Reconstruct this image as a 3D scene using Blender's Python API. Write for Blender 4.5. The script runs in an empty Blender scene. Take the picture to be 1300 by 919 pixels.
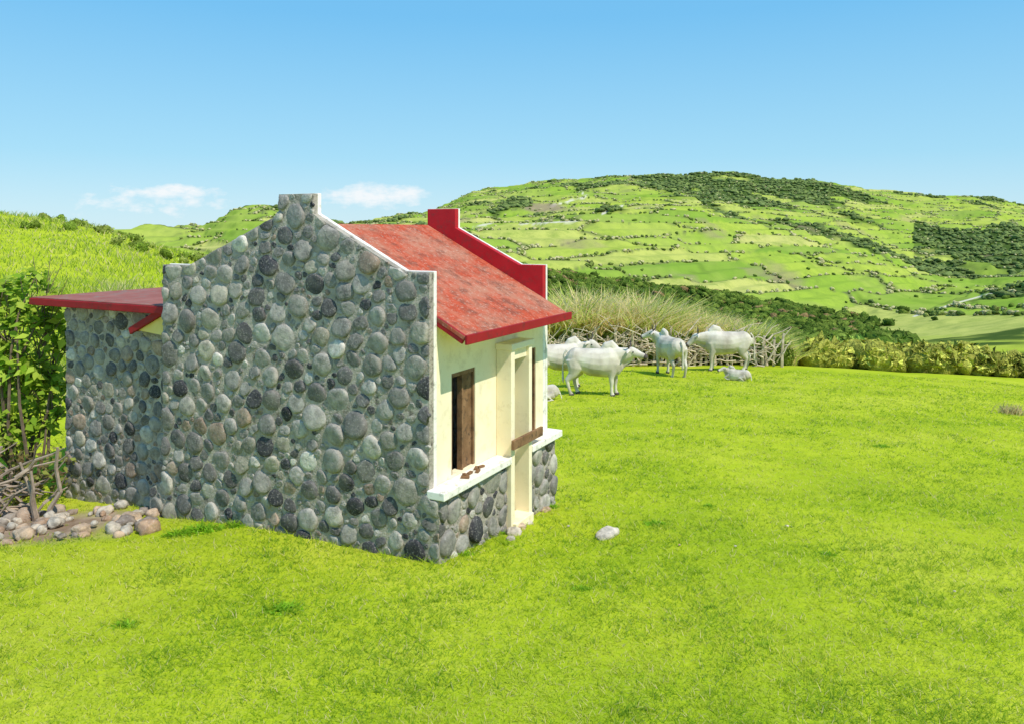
import bpy, math, random
import numpy as np
from mathutils import Vector, Matrix
random.seed(7); rng=np.random.default_rng(11)
sc=bpy.context.scene
sc.view_settings.view_transform='Standard'; sc.view_settings.look='None'; sc.view_settings.exposure=0
F=1000.0; CX=650.0; HY=293.0
# ------------------------------------------------------------ noise
def h2(i,j,s):
    v=np.sin(i*127.1+j*311.7+s*74.7)*43758.5453
    return v-np.floor(v)
def vn(x,y,s=0):
    x=np.asarray(x,float);y=np.asarray(y,float)
    i=np.floor(x);j=np.floor(y);fx=x-i;fy=y-j
    fx=fx*fx*(3-2*fx);fy=fy*fy*(3-2*fy)
    return (h2(i,j,s)*(1-fx)+h2(i+1,j,s)*fx)*(1-fy)+(h2(i,j+1,s)*(1-fx)+h2(i+1,j+1,s)*fx)*fy
def fbm(x,y,s=0,o=4):
    t=0;a=.5;n=0
    for k in range(o):
        t=t+a*vn(x*2**k,y*2**k,s+k*3.1);n+=a;a*=.5
    return t/n
def vor(x,y,s=0):
    i=np.floor(x);j=np.floor(y)
    f1=np.full(np.shape(x),9.);f2=f1.copy();idv=np.zeros(np.shape(x))
    for di in(-1,0,1):
        for dj in(-1,0,1):
            a=i+di;b=j+dj
            d=np.hypot(a+.15+.7*h2(a,b,s)-x,b+.15+.7*h2(a,b,s+5)-y)
            m=d<f1
            f2=np.where(m,f1,np.minimum(f2,d));idv=np.where(m,h2(a,b,s+9),idv);f1=np.where(m,d,f1)
    return f2-f1,idv
# ------------------------------------------------------------ terrain height
KX=np.array([-1350,-300,0,60,110,160,200,260,300,335,400,450,545,600,700,780,870,930,1000,1060,1100,1170,1230,1300,1600,2700],float)
def K(*p):
    p=sorted(p);return np.interp(KX,[q[0] for q in p],[q[1] for q in p])
def pl(Y): return 293+(2.85+.09*Y)/Y*1000
rings=[
(14,K((0,pl(14)),(900,pl(14)),(1300,pl(14)+16),(1600,pl(14)+34))),
(20,K((-300,470),(150,480),(330,520),(400,pl(20)),(900,pl(20)),(1100,pl(20)+7),(1300,pl(20)+20),(1600,pl(20)+40))),
(36,K((-300,330),(0,340),(110,350),(200,372),(330,440),(450,461),(950,463),(1100,468),(1300,479),(1600,500))),
(46,K((-300,285),(0,296),(110,312),(200,335),(330,430),(450,470),(950,468),(1300,484))),
(62,K((-300,240),(0,267),(60,276),(110,285),(160,298),(200,310),(260,325),(400,440),(545,475),(1100,472),(1300,474))),
(90,K((-300,280),(0,320),(160,340),(260,350),(400,430),(545,470),(1100,455),(1300,454))),
(150,K((0,370),(400,420),(600,440),(800,450),(1100,446),(1300,430))),
(250,K((0,380),(400,390),(600,370),(700,395),(800,412),(900,424),(1000,430),(1100,432),(1200,420),(1300,402))),
(400,K((0,350),(260,340),(400,335),(600,312),(700,330),(800,345),(900,365),(1000,383),(1100,398),(1200,385),(1300,366))),
(600,K((0,294),(160,291),(260,289),(300,266),(335,261),(370,270),(420,292),(450,291),(545,284),(600,279),(700,268),(760,258),(870,263),(1000,287),(1100,318),(1200,364),(1300,352))),
(760,K((0,310),(160,300),(260,300),(335,285),(450,291),(545,286),(600,281),(700,272),(800,268),(870,274),(1000,294),(1100,318),(1200,342),(1300,328))),
(1300,K((0,405),(220,400),(330,330),(400,292),(450,283),(480,272),(545,267),(600,243),(640,242),(700,230),(770,219),(860,222),(930,218),(1000,224),(1060,233),(1100,242),(1170,245),(1230,247),(1300,258),(1600,272))),
(1800,K((0,390),(260,385),(450,310),(600,270),(800,240),(1100,255),(1300,275))),
(3200,K((0,380),(2700,380))),
]
RY=np.array([r[0] for r in rings],float)
RZ=np.array([-(r[1]-HY)/1000*r[0] for r in rings])
def hraw(X,Y):
    px=650+1000*X/np.maximum(Y,.5)
    near=-2.85-.09*Y-.06*np.clip(-X-3.5,0,6)-.03*np.clip(X-2,0,8)
    zs=np.array([np.interp(px,KX,RZ[k]) for k in range(len(RY))])
    idx=np.clip(np.searchsorted(RY,Y)-1,0,len(RY)-2)
    t=np.clip((Y-RY[idx])/(RY[idx+1]-RY[idx]),0,1)
    z0=np.take_along_axis(zs,idx[None],0)[0];z1=np.take_along_axis(zs,(idx+1)[None],0)[0]
    z=z0*(1-t)+z1*t
    w=np.clip((Y-12)/4,0,1)
    return near*(1-w)+z*w
def height(X,Y,terr=True):
    X=np.atleast_1d(np.asarray(X,float));Y=np.atleast_1d(np.asarray(Y,float))
    sh=X.shape;X=X.ravel();Y=Y.ravel()
    s=np.where(Y>40,.06,.0)
    z=(hraw(X*(1-s),Y*(1-s))+hraw(X,Y)*2+hraw(X*(1+s),Y*(1+s)))/4
    z+= .20*(fbm(X/3.6,Y/3.6,3,3)-.5)*np.clip((Y-4)/8,0,1)
    am=np.clip((Y-60)/200,0,1)
    z+= am*(fbm(X/60,Y/60,1,5)-.5)*np.minimum(Y*.028,20)
    if not terr: return z.reshape(sh)
    z+= am*(fbm(X/14,Y/14,21,3)-.5)*1.8
    m=np.clip((Y-260)/100,0,1)
    st=3.2+fbm(X/200,Y/200,8)*3
    q=z/st; fr=q-np.floor(q)
    z=z*(1-.7*m)+.7*m*st*(np.floor(q)+np.clip((fr-.65)/.35,0,1))
    return z.reshape(sh)
def H(x,y): return float(height([x],[y])[0])
# ------------------------------------------------------------ node helpers
def mat(name):
    m=bpy.data.materials.new(name);m.use_nodes=True
    nt=m.node_tree;b=nt.nodes['Principled BSDF'];b.inputs['Roughness'].default_value=.85
    b.inputs['Specular IOR Level'].default_value=.2
    return m,nt,b
def N(nt,t,**k):
    n=nt.nodes.new(t)
    for a,v in k.items(): setattr(n,a,v)
    return n
def noise(nt,scale,detail=4,rough=.55,coord='Object',vec=None):
    n=N(nt,'ShaderNodeTexNoise');n.inputs['Scale'].default_value=scale;n.inputs['Detail'].default_value=detail;n.inputs['Roughness'].default_value=rough
    if vec is None:
        tc=N(nt,'ShaderNodeTexCoord');vec=tc.outputs[coord]
    nt.links.new(vec,n.inputs['Vector']);return n
def ramp(nt,fac,stops):
    r=N(nt,'ShaderNodeValToRGB');cr=r.color_ramp
    while len(cr.elements)<len(stops): cr.elements.new(.5)
    for e,(p,c) in zip(cr.elements,stops):
        e.position=p;e.color=(*c,1) if len(c)==3 else c
    nt.links.new(fac,r.inputs[0]);return r
def mix(nt,fac,a,b,mode='MIX'):
    m=N(nt,'ShaderNodeMix',data_type='RGBA',blend_type=mode)
    for s,v in((0,fac),(6,a),(7,b)):
        if hasattr(v,'is_linked') or hasattr(v,'links'): nt.links.new(v,m.inputs[s])
        elif s==0: m.inputs[0].default_value=v
        else: m.inputs[s].default_value=(*v,1)
    return m.outputs[2]
def bump(nt,b,hgt,strength=.5,dist=.02):
    n=N(nt,'ShaderNodeBump');n.inputs['Strength'].default_value=strength;n.inputs['Distance'].default_value=dist
    nt.links.new(hgt,n.inputs['Height']);nt.links.new(n.outputs[0],b.inputs['Normal'])
def attr(nt,name): return N(nt,'ShaderNodeAttribute',attribute_name=name)
def simple(name,c1,c2,scale=4,rough=.8,bs=.3,bd=.01,c3=None,s2=None):
    m,nt,b=mat(name)
    n=noise(nt,scale,6,.65);r=ramp(nt,n.outputs[0],[(.3,c1),(.7,c2)]);o=r.outputs[0]
    if c3:
        n2=noise(nt,s2 or scale*3,5,.7);r2=ramp(nt,n2.outputs[0],[(.52,(0,0,0)),(.66,(1,1,1))]);o=mix(nt,r2.outputs[0],o,c3)
    nt.links.new(o,b.inputs['Base Color']);b.inputs['Roughness'].default_value=rough
    n3=noise(nt,scale*8,4,.6);bump(nt,b,n3.outputs[0],bs,bd)
    return m
def leafmat(name,tr=.35):
    m,nt,b=mat(name);b.inputs['Roughness'].default_value=.6
    out=nt.nodes['Material Output'];c=attr(nt,'col').outputs['Color']
    t=N(nt,'ShaderNodeBsdfTranslucent');mx=N(nt,'ShaderNodeMixShader');mx.inputs[0].default_value=tr
    nt.links.new(c,b.inputs['Base Color']);nt.links.new(c,t.inputs[0])
    nt.links.new(b.outputs[0],mx.inputs[1]);nt.links.new(t.outputs[0],mx.inputs[2]);nt.links.new(mx.outputs[0],out.inputs[0])
    return m
# ------------------------------------------------------------ mesh helpers
def addobj(name,me,parent=None,m=None,smooth=False):
    o=bpy.data.objects.new(name,me);sc.collection.objects.link(o)
    if m: me.materials.append(m)
    if smooth: me.polygons.foreach_set('use_smooth',[True]*len(me.polygons))
    if parent: o.parent=parent
    return o
def pyobj(name,v,f,m=None,parent=None,smooth=False,col=None,bevel=0):
    me=bpy.data.meshes.new(name);me.from_pydata([tuple(p) for p in v],[],f);me.update()
    if col is not None: setcol(me,col)
    o=addobj(name,me,parent,m,smooth)
    if bevel:
        b=o.modifiers.new('b','BEVEL');b.width=bevel;b.segments=2
    return o
def setcol(me,col,name='col'):
    a=me.color_attributes.new(name,'FLOAT_COLOR','POINT')
    c=np.ones((len(me.vertices),4),np.float32);c[:,:3]=np.asarray(col)[:,:3];a.data.foreach_set('color',c.ravel())
def npobj(name,V,Fc,m,col=None,smooth=False,parent=None):
    V=np.asarray(V,np.float32);Fc=np.asarray(Fc,np.int32);k=Fc.shape[1]
    me=bpy.data.meshes.new(name);me.vertices.add(len(V));me.vertices.foreach_set('co',V.ravel())
    me.loops.add(Fc.size);me.loops.foreach_set('vertex_index',Fc.ravel())
    me.polygons.add(len(Fc));me.polygons.foreach_set('loop_start',np.arange(0,Fc.size,k,dtype=np.int32))
    me.polygons.foreach_set('loop_total',np.full(len(Fc),k,np.int32))
    me.update(calc_edges=True)
    if col is not None: setcol(me,col)
    o=addobj(name,me,parent,m)
    if smooth: me.polygons.foreach_set('use_smooth',np.ones(len(Fc),bool))
    return o
def box(name,x0,x1,y0,y1,z0,z1,m,parent,bevel=.006):
    v=[(x,y,z) for x in(x0,x1) for y in(y0,y1) for z in(z0,z1)]
    f=[(0,1,3,2),(4,6,7,5),(0,4,5,1),(2,3,7,6),(0,2,6,4),(1,5,7,3)]
    return pyobj(name,v,f,m,parent,bevel=bevel)
def empty(name,loc=(0,0,0),rz=0):
    e=bpy.data.objects.new(name,None);e.location=loc;e.rotation_euler=(0,0,rz);e.empty_display_size=.3
    sc.collection.objects.link(e);return e
def tube(V,Fc,pts,seg=8,side=Vector((0,1,0))):
    n0=len(V);P=[Vector(p[0]) for p in pts]
    for i,(p,ra,rb) in enumerate(pts):
        t=(P[min(i+1,len(P)-1)]-P[max(i-1,0)]).normalized()
        s=side-t*side.dot(t)
        if s.length<1e-3: s=Vector((1,0,0))-t*t.x
        s.normalize();u=t.cross(s)
        for k in range(seg):
            a=2*math.pi*k/seg
            V.append(P[i]+s*math.cos(a)*ra+u*math.sin(a)*rb)
    for i in range(len(pts)-1):
        for k in range(seg):
            a=n0+i*seg+k;b=n0+i*seg+(k+1)%seg
            Fc.append((a,b,b+seg,a+seg))
    Fc.append(tuple(n0+k for k in range(seg))[::-1])
    e=n0+(len(pts)-1)*seg;Fc.append(tuple(e+k for k in range(seg)))
def stick(V,Fc,p0,p1,r0,r1,bend=.1,n=5,seg=5):
    p0=Vector(p0);p1=Vector(p1);L=(p1-p0).length
    off=Vector((random.uniform(-1,1),random.uniform(-1,1),random.uniform(-1,1)))*bend*L
    off2=Vector((random.uniform(-1,1),random.uniform(-1,1),random.uniform(-1,1)))*bend*L*.4
    pts=[]
    for i in range(n):
        t=i/(n-1);p=p0.lerp(p1,t)+off*math.sin(math.pi*t)+off2*math.sin(3*math.pi*t)
        r=r0+(r1-r0)*t;pts.append((p,r,r))
    tube(V,Fc,pts,seg,Vector((.3,.8,.5)))
# ------------------------------------------------------------ GROUND SHEET
a=np.concatenate([np.linspace(-2.3,-.8,50)[:-1],np.linspace(-.8,.8,760),np.linspace(.8,2.3,50)[1:]])
Ys=np.concatenate([np.exp(np.linspace(math.log(1.5),math.log(220),170))[:-1],np.exp(np.linspace(math.log(220),math.log(1400),330))[:-1],np.linspace(1400,3200,25)])
AA,YY=np.meshgrid(a,Ys);XX=AA*YY
ZZ=height(XX,YY)
nr,nc=XX.shape
PX=650+1000*XX/YY;PY=HY-1000*ZZ/YY
def hedge(X,Y):
    # field boundaries: long strips that follow the contours of the slope
    z=height(X,Y,False)
    wx=X+40*(fbm(X/70,Y/70,31)-.5)
    v=z/8.5+Y/95+1.3*(fbm(X/90,Y/90,41)-.5)-X/260
    return vor(wx/84+.25*v,v,2)
def seg(px,py,x0,y0,x1,y1):
    dx=x1-x0;dy=y1-y0;t=np.clip(((px-x0)*dx+(py-y0)*dy)/(dx*dx+dy*dy),0,1)
    return np.hypot(px-x0-t*dx,(py-y0-t*dy))
def woods(X,Y):
    px=650+1000*X/Y
    n=fbm(X/70,Y/70,51,4);n2=fbm(X/20,Y/20,61,3)
    w=np.zeros(np.shape(X))
    w=np.maximum(w,((Y>185)&(Y<372)&(px>640)&(px<1130))*(.95+n2*.6-.7*np.clip((Y-300)/60,0,1)-.7*np.clip((px-1040)/80,0,1)))
    w=np.maximum(w,((Y>900)&(Y<1290)&(px>720)&(px<1180))*(n*1.6+.02-.6*(np.abs(px-930)/230)**2))
    w=np.maximum(w,((Y>640)&(Y<960)&(px>1160))*(n*1.5+.08))
    w=np.maximum(w,((Y>620)&(Y<1290))*(n*1.9-.66))
    w=np.maximum(w,((Y>335)&(Y<620))*(n*1.9-.84))
    w=np.maximum(w,((Y>80)&(Y<190)&(px>400))*(n2*.9+.1))
    w=np.maximum(w,((Y>330)&(Y<420)&(px>1255))*(n2+.2))
    return w
X=XX.ravel();Y=YY.ravel()
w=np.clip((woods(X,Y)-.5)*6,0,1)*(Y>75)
e,idc=hedge(X,Y);hmask=np.clip(fbm(X/40,Y/40,91)*3-.5,0,1)
hd=np.clip((.075-e)/.05,0,1)*(Y>250)*hmask
slope_px=PX.ravel();slope_py=PY.ravel()
pth=np.zeros(len(X))
for s in [(700,262,745,250,1.2),(745,250,735,243,1.0),(765,272,790,262,1.5),(660,285,735,281,1.1),(1160,402,1215,385,1.4),(1215,385,1262,372,1.2),(600,288,625,284,1.1)]:
    pth=np.maximum(pth,np.clip((s[4]-seg(slope_px,slope_py,*s[:4]))*1.2,0,1)*(Y>250))
soil=np.clip((1.0-np.hypot((X+6.3)/1.9,(Y-10.6)/1.0))*2+ (fbm(X*3,Y*3,5)-.5)*1.5,0,1)*(Y<14)
dark=np.clip((1-np.hypot((slope_px-690)/32,(slope_py-264)/7))*3,0,1)*(Y>400)
dark=np.maximum(dark,.6*np.clip((fbm(X/45,Y/45,77)-.70)*9,0,1)*(Y>380))
V=np.stack([X,Y,ZZ.ravel()],1)
ii=(np.arange(nr-1)[:,None]*nc+np.arange(nc-1)[None]).ravel()
Fc=np.stack([ii,ii+1,ii+nc+1,ii+nc],1)
mg,nt,b=mat('meadow_ground')
geo=N(nt,'ShaderNodeNewGeometry');pos=geo.outputs['Position']
n1=noise(nt,.30,6,.65,vec=pos);n2=noise(nt,2.6,5,.7,vec=pos);n3=noise(nt,.011,8,.65,vec=pos);n4=noise(nt,28,3,.7,vec=pos);n5=noise(nt,.09,8,.75,vec=pos)
c=ramp(nt,n1.outputs[0],[(.32,(.29,.40,.014)),(.5,(.41,.49,.02)),(.68,(.52,.55,.05))]).outputs[0]
c=mix(nt,ramp(nt,n2.outputs[0],[(.4,(.0,.0,.0)),(.75,(.5,.5,.5))]).outputs[0],c,(.21,.32,.012))
c=mix(nt,ramp(nt,n4.outputs[0],[(.5,(.0,.0,.0)),(.7,(.35,.35,.35))]).outputs[0],c,(.52,.48,.15))
fa=attr(nt,'fa');sp=N(nt,'ShaderNodeSeparateColor');nt.links.new(fa.outputs['Color'],sp.inputs[0])
fb=attr(nt,'fb');sb=N(nt,'ShaderNodeSeparateColor');nt.links.new(fb.outputs['Color'],sb.inputs[0])
cf=ramp(nt,sp.outputs[0],[(0,(.19,.31,.04)),(.35,(.28,.40,.045)),(.7,(.38,.45,.065)),(1,(.48,.47,.14))]).outputs[0]
cf=mix(nt,ramp(nt,n5.outputs[0],[(.45,(0,0,0)),(.66,(.7,.7,.7))]).outputs[0],cf,(.17,.26,.04))
cf=mix(nt,ramp(nt,n3.outputs[0],[(.45,(0,0,0)),(.7,(.6,.6,.6))]).outputs[0],cf,(.40,.42,.11))
c=mix(nt,sb.outputs[2],c,cf)
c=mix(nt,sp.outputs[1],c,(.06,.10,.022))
c=mix(nt,sp.outputs[2],c,(.15,.18,.06))
c=mix(nt,sb.outputs[0],c,(.62,.58,.45))
soilc=ramp(nt,n2.outputs[0],[(.3,(.20,.13,.08)),(.7,(.42,.32,.23))]).outputs[0]
c=mix(nt,sb.outputs[1],c,soilc)
nt.links.new(c,b.inputs['Base Color']);b.inputs['Roughness'].default_value=1;b.inputs['Specular IOR Level'].default_value=0
bump(nt,b,n4.outputs[0],.5,.03)
g=npobj('ground_terrain',V,Fc,mg,smooth=True)
setcol(g.data,np.stack([idc,w,hd],1),'fa')
setcol(g.data,np.stack([pth,np.maximum(soil,dark*.8),np.clip((Y-60)/120,0,1)],1),'fb')
# sea
ms,nt,b=mat('sea_water');b.inputs['Base Color'].default_value=(.16,.40,.55,1);b.inputs['Roughness'].default_value=.5  # pale blue base colour has the distance haze painted in
nn=noise(nt,.01,5,.6);bump(nt,b,nn.outputs[0],.4,4)
pyobj('sea',[(-90000,300,-150),(90000,300,-150),(90000,120000,-150),(-90000,120000,-150)],[(0,1,2,3)],ms)
# ------------------------------------------------------------ stones
def stonewall(poly,seed,rs=(.165,.14,.12,.10,.078,.055,.036),tries=(90,420,1100,1800,2600,3300,4000)):
    R=random.Random(seed);xs=[p[0] for p in poly];ys=[p[1] for p in poly]
    def inside(x,y):
        c=False;n=len(poly)
        for i in range(n):
            x1,y1=poly[i];x2,y2=poly[(i+1)%n]
            if (y1>y)!=(y2>y) and x<(x2-x1)*(y-y1)/(y2-y1)+x1: c=not c
        return c
    S=np.zeros((0,3))
    for r0,tn in zip(rs,tries):
        for _ in range(tn):
            r=r0*R.uniform(.85,1.12);x=R.uniform(min(xs)-.05,max(xs)+.05);y=R.uniform(min(ys)-.05,max(ys)+.05)
            if not inside(x,y): continue
            if len(S) and (np.hypot((S[:,0]-x)*.90,(S[:,1]-y)*1.10)<.90*(S[:,2]+r)).any(): continue
            S=np.vstack([S,[x,y,r]])
    out=[];th=np.linspace(0,2*math.pi,18,endpoint=False)
    for i,(x,y,r) in enumerate(S):
        el=R.uniform(1.0,1.5);ph=R.uniform(-.9,.9)
        rad=1.16*r*(1/np.sqrt((np.cos(th-ph)/el)**2+(np.sin(th-ph)*el**.5)**2))
        rad*=1+.08*np.sin(2*th+R.uniform(0,6))+.09*np.sin(3*th+R.uniform(0,6))+.05*np.sin(5*th+R.uniform(0,6))
        d=np.hypot(S[:,0]-x,S[:,1]-y)
        for j in np.where((d<.6)&(d>0))[0]:
            dd=(d[j]**2+r*r-S[j,2]**2)/(2*d[j]);f=math.atan2(S[j,1]-y,S[j,0]-x)
            cs=np.cos(th-f);rad=np.where(cs>.05,np.minimum(rad,dd/np.maximum(cs,.05)),rad)
        rad=rad*.96-.005
        rad=(np.roll(rad,1)+3*rad+np.roll(rad,-1))/5
        for k in range(18):
            while rad[k]>.02 and not inside(x+rad[k]*math.cos(th[k]),y+rad[k]*math.sin(th[k])): rad[k]*=.9
        out.append((x,y,rad,r))
    return out,th
PAL=[(.47,.44,.385),(.37,.35,.315),(.28,.265,.24),(.20,.19,.175),(.12,.115,.115),(.055,.055,.062),(.33,.25,.19),(.37,.34,.27),(.58,.55,.49),(.29,.275,.235)]
def build_stones(name,poly,fmap,seed,m,parent,bright=1,pal_w=None,**kw):
    out,th=stonewall(poly,seed,**kw);V=[];Fc=[];C=[]
    R=random.Random(seed+99)
    for (x,y,rad,r) in out:
        n0=len(V);hh=r*R.uniform(.14,.32);tx=R.uniform(-.2,.2);ty=R.uniform(-.2,.2)
        base=R.choices(PAL,pal_w or [6,8,8,8,7,6,3,3,2,5])[0];k=R.uniform(.78,1.2)*bright
        ccol=tuple(q*k for q in base)
        flat=R.random()<.55
        prof=[(1,-.02/hh),(.97,.30),(.86,.68),(.62,.90 if not flat else .84),(.3,1.0 if not flat else .86)]
        for t,z in prof:
            for q in range(18):
                dx=math.cos(th[q])*rad[q]*t;dy=math.sin(th[q])*rad[q]*t
                zz=z*hh+(tx*dx+ty*dy)*(1 if z>0 else 0)+ (R.uniform(-.005,.005) if z>0 else 0)
                V.append(fmap(x+dx,y+dy,zz));C.append(ccol)
        V.append(fmap(x,y,hh*(1.0 if not flat else .86)));C.append(ccol)
        for p in range(4):
            for q in range(18):
                a=n0+p*18+q;b=n0+p*18+(q+1)%18;Fc.append((a,b,b+18,a+18))
        for q in range(18): Fc.append((n0+72+q,n0+72+(q+1)%18,n0+90))
    return pyobj(name,V,Fc,m,parent,True,C)
mst,nt,b=mat('field_stone')
at=attr(nt,'col');na=noise(nt,9,6,.7);nb=noise(nt,38,5,.75);nv=noise(nt,2.1,4,.6);nw=noise(nt,1.1,5,.6)
c=mix(nt,1.0,at.outputs['Color'],ramp(nt,na.outputs[0],[(.3,(.5,.5,.49)),(.7,(1.55,1.5,1.42))]).outputs[0],'MULTIPLY')
c=mix(nt,ramp(nt,nb.outputs[0],[(.54,(0,0,0)),(.68,(.6,.6,.6))]).outputs[0],c,(.56,.52,.45))
c=mix(nt,ramp(nt,nv.outputs[0],[(.52,(0,0,0)),(.72,(.45,.45,.45))]).outputs[0],c,(.09,.083,.073))
c=mix(nt,ramp(nt,nw.outputs[0],[(.50,(0,0,0)),(.68,(.28,.28,.28))]).outputs[0],c,(.52,.47,.38))
nt.links.new(c,b.inputs['Base Color']);bump(nt,b,nb.outputs[0],.8,.016)
mmort=simple('mortar',(.27,.235,.185),(.56,.49,.39),3,.95,.9,.03,(.14,.12,.095),9)
mcream=simple('cream_plaster',(.89,.76,.49),(.94,.83,.58),1.6,.8,.15,.004,(.80,.68,.44),5)
mwhite=simple('white_paint',(.86,.80,.68),(.90,.85,.76),3,.7,.2,.004,(.55,.50,.40),9)
myel=simple('yellow_paint',(.80,.58,.14),(.88,.68,.24),3,.7,.2,.004)
mred=simple('red_paint',(.42,.012,.018),(.52,.022,.028),3,.6,.15,.004,(.34,.03,.03),9)
mdred=simple('dark_red_fascia',(.28,.010,.014),(.38,.016,.02),3,.6,.1,.003,(.2,.02,.02),7)
mwood=simple('weathered_wood',(.16,.08,.035),(.32,.18,.09),6,.8,.5,.006,(.10,.06,.035),14)
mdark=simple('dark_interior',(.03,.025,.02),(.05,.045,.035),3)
mconc=simple('concrete_slab_top',(.26,.08,.06),(.36,.14,.11),3,.9,.3,.005,(.22,.17,.14),6)
mroof,nt,b=mat('red_roof_weathered')
tc=N(nt,'ShaderNodeTexCoord');mp=N(nt,'ShaderNodeMapping');mp.inputs['Scale'].default_value=(8,1.3,1.3);nt.links.new(tc.outputs['Object'],mp.inputs[0])
r1=noise(nt,1.0,7,.7,vec=mp.outputs[0]);r2=noise(nt,1.5,8,.72);r3=noise(nt,22,5,.75);r4=noise(nt,4.5,6,.7)
c=ramp(nt,r1.outputs[0],[(.28,(.30,.045,.022)),(.5,(.46,.078,.036)),(.75,(.54,.15,.085))]).outputs[0]
c=mix(nt,ramp(nt,r2.outputs[0],[(.43,(0,0,0)),(.60,(.8,.8,.8))]).outputs[0],c,(.43,.20,.125))
c=mix(nt,ramp(nt,r4.outputs[0],[(.50,(0,0,0)),(.63,(.8,.8,.8))]).outputs[0],c,(.20,.070,.045))
c=mix(nt,ramp(nt,r3.outputs[0],[(.53,(0,0,0)),(.65,(.6,.6,.6))]).outputs[0],c,(.54,.36,.27))
nt.links.new(c,b.inputs['Base Color']);b.inputs['Roughness'].default_value=.95;b.inputs['Specular IOR Level'].default_value=.08;bump(nt,b,r3.outputs[0],.3,.006)
# ------------------------------------------------------------ HOUSE
TH=math.atan2(.8836,.4683)
hs=empty('stone_house',(-.9135,8.7,0),TH)
def prism(name,poly,s0,s1,m,parent,bevel=0):
    n=len(poly);v=[(s0,p[0],p[1]) for p in poly]+[(s1,p[0],p[1]) for p in poly]
    f=[tuple(range(n)),tuple(range(2*n-1,n-1,-1))]+[(i,i+n,(i+1)%n+n,(i+1)%n) for i in range(n)]
    return pyobj(name,v,f,m,parent,bevel=bevel)
gp=[(-.13,-4.2),(-.13,-2.955),(0,-2.95),(0,-.465),(.372,-.465),(1.683,.2),(1.683,.445),(2.23,.445),(2.23,.2),(3.84,-.465),(4.35,-.465),(4.35,-3.4),(4.62,-3.55),(4.62,-4.5),(2,-4.4)]
prism('gable_wall_core',gp,0.0,.085,mmort,hs)
build_stones('gable_wall_stones',gp,lambda a,b_,n:(-n,a,b_),3,mst,hs)
gw=[(-.005,-2.93),(-.005,-.455),(.368,-.455),(1.675,.208),(1.675,.452),(2.238,.452),(2.238,.208),(3.84,-.455),(4.33,-.455),(4.33,-2.9)]
prism('gable_plaster_edge',gw,.085,.145,mwhite,hs,.006)
def slab(name,s0,s1,p0,p1,th,m,parent,bevel=.008):
    d=Vector((p1[0]-p0[0],p1[1]-p0[1])).normalized();nrm=Vector((-d.y,d.x))
    if nrm.y<0: nrm=-nrm
    poly=[p0,p1,(p1[0]-nrm.x*th,p1[1]-nrm.y*th),(p0[0]-nrm.x*th,p0[1]-nrm.y*th)]
    return prism(name,poly,s0,s1,m,parent,bevel)
slab('roof_slope_front',.147,2.93,(2.0,.09),(-.375,-1.165),.05,mroof,hs)
slab('roof_slope_back',.147,2.93,(2.004,.088),(4.36,-1.01),.06,mroof,hs)
slab('roof_back_eave',.147,.28,(4.364,-1.012),(5.2,-1.40),.06,mroof,hs)
slab('roof_back_barge',.100,.144,(4.36,-.99),(5.22,-1.39),.10,mdred,hs)
prism('yellow_back_eave_panel',[(4.36,-1.10),(5.05,-1.42),(4.36,-1.47)],.15,.2,myel,hs)
box('eave_fascia',.13,2.99,-.41,-.378,-1.255,-1.150,mdred,hs)
slab('front_barge_board',.150,.185,(-.002,-.965),(-.372,-1.162),.10,mdred,hs,.003)
slab('roof_underside',.19,2.9,(1.9,-.03),(-.37,-1.222),.02,mcream,hs)
fp=[(0.02,-1.02),(0.02,-.5),(.41,-.5),(1.50,.04),(1.50,.33),(2.01,.33),(2.01,.04),(3.7,-.5),(4.35,-.5),(4.35,-1.02)]
prism('far_gable_parapet',fp,2.935,3.03,mred,hs,.008)
box('far_gable_wall',2.938,3.028,.02,4.35,-4.5,-1.024,mwhite,hs,.004)
fq=[(p[0]+(-.006 if p[0]<.1 else 0),p[1]+(.006 if p[1]>-1 else -3.4)) for p in fp]
prism('far_gable_outer_plaster',fq,3.031,3.075,mwhite,hs,.004)
def fw(n_,s0,s1,z0,z1): return box('front_wall_'+n_,s0,s1,.02,.14,z0,z1,mcream,hs,0)
fw('a',.147,.4895,-4.0,-1.03);fw('b',.4895,1.0305,-1.66,-1.03);fw('b_low',.4895,1.0305,-4.0,-2.84);fw('c',1.0305,1.66,-4.0,-1.03)
fw('d',1.66,2.06,-1.60,-1.03);fw('e',2.06,2.36,-4.1,-1.03);fw('f',2.36,2.70,-1.64,-1.03);fw('f_low',2.36,2.70,-4.1,-2.82);fw('g',2.70,2.932,-4.1,-1.03)
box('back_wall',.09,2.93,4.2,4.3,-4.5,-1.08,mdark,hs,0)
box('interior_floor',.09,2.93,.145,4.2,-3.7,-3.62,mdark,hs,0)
box('window_frame_l',.493,.522,.03,.12,-2.838,-1.662,mwood,hs,.003);box('window_frame_r',.998,1.027,.03,.12,-2.838,-1.662,mwood,hs,.003)
box('window_frame_t',.524,.996,.03,.12,-1.71,-1.663,mwood,hs,.003);box('window_mullion',.735,.765,.028,.1,-2.838,-1.713,mwood,hs,.003)
for k in range(3): box('window_shutter_board',.768+k*.077,.84+k*.077,.05+.004*k,.07+.004*k,-2.835,-1.715,mwood,hs,.004)
box('window2_frame',2.364,2.39,.03,.12,-2.818,-1.642,mwood,hs,.003);box('window2_frame_r',2.67,2.696,.03,.12,-2.818,-1.642,mwood,hs,.003)
box('base_core_l',.088,1.555,-.13,.018,-4.4,-2.955,mmort,hs,0);box('base_core_r',2.145,3.02,-.13,.018,-4.5,-2.955,mmort,hs,0)
build_stones('base_stones_l',[(.0,-4.1),(.0,-2.96),(1.55,-2.96),(1.55,-4.1)],lambda a,b_,n:(a,-.13-n,b_),21,mst,hs,.85)
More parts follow.
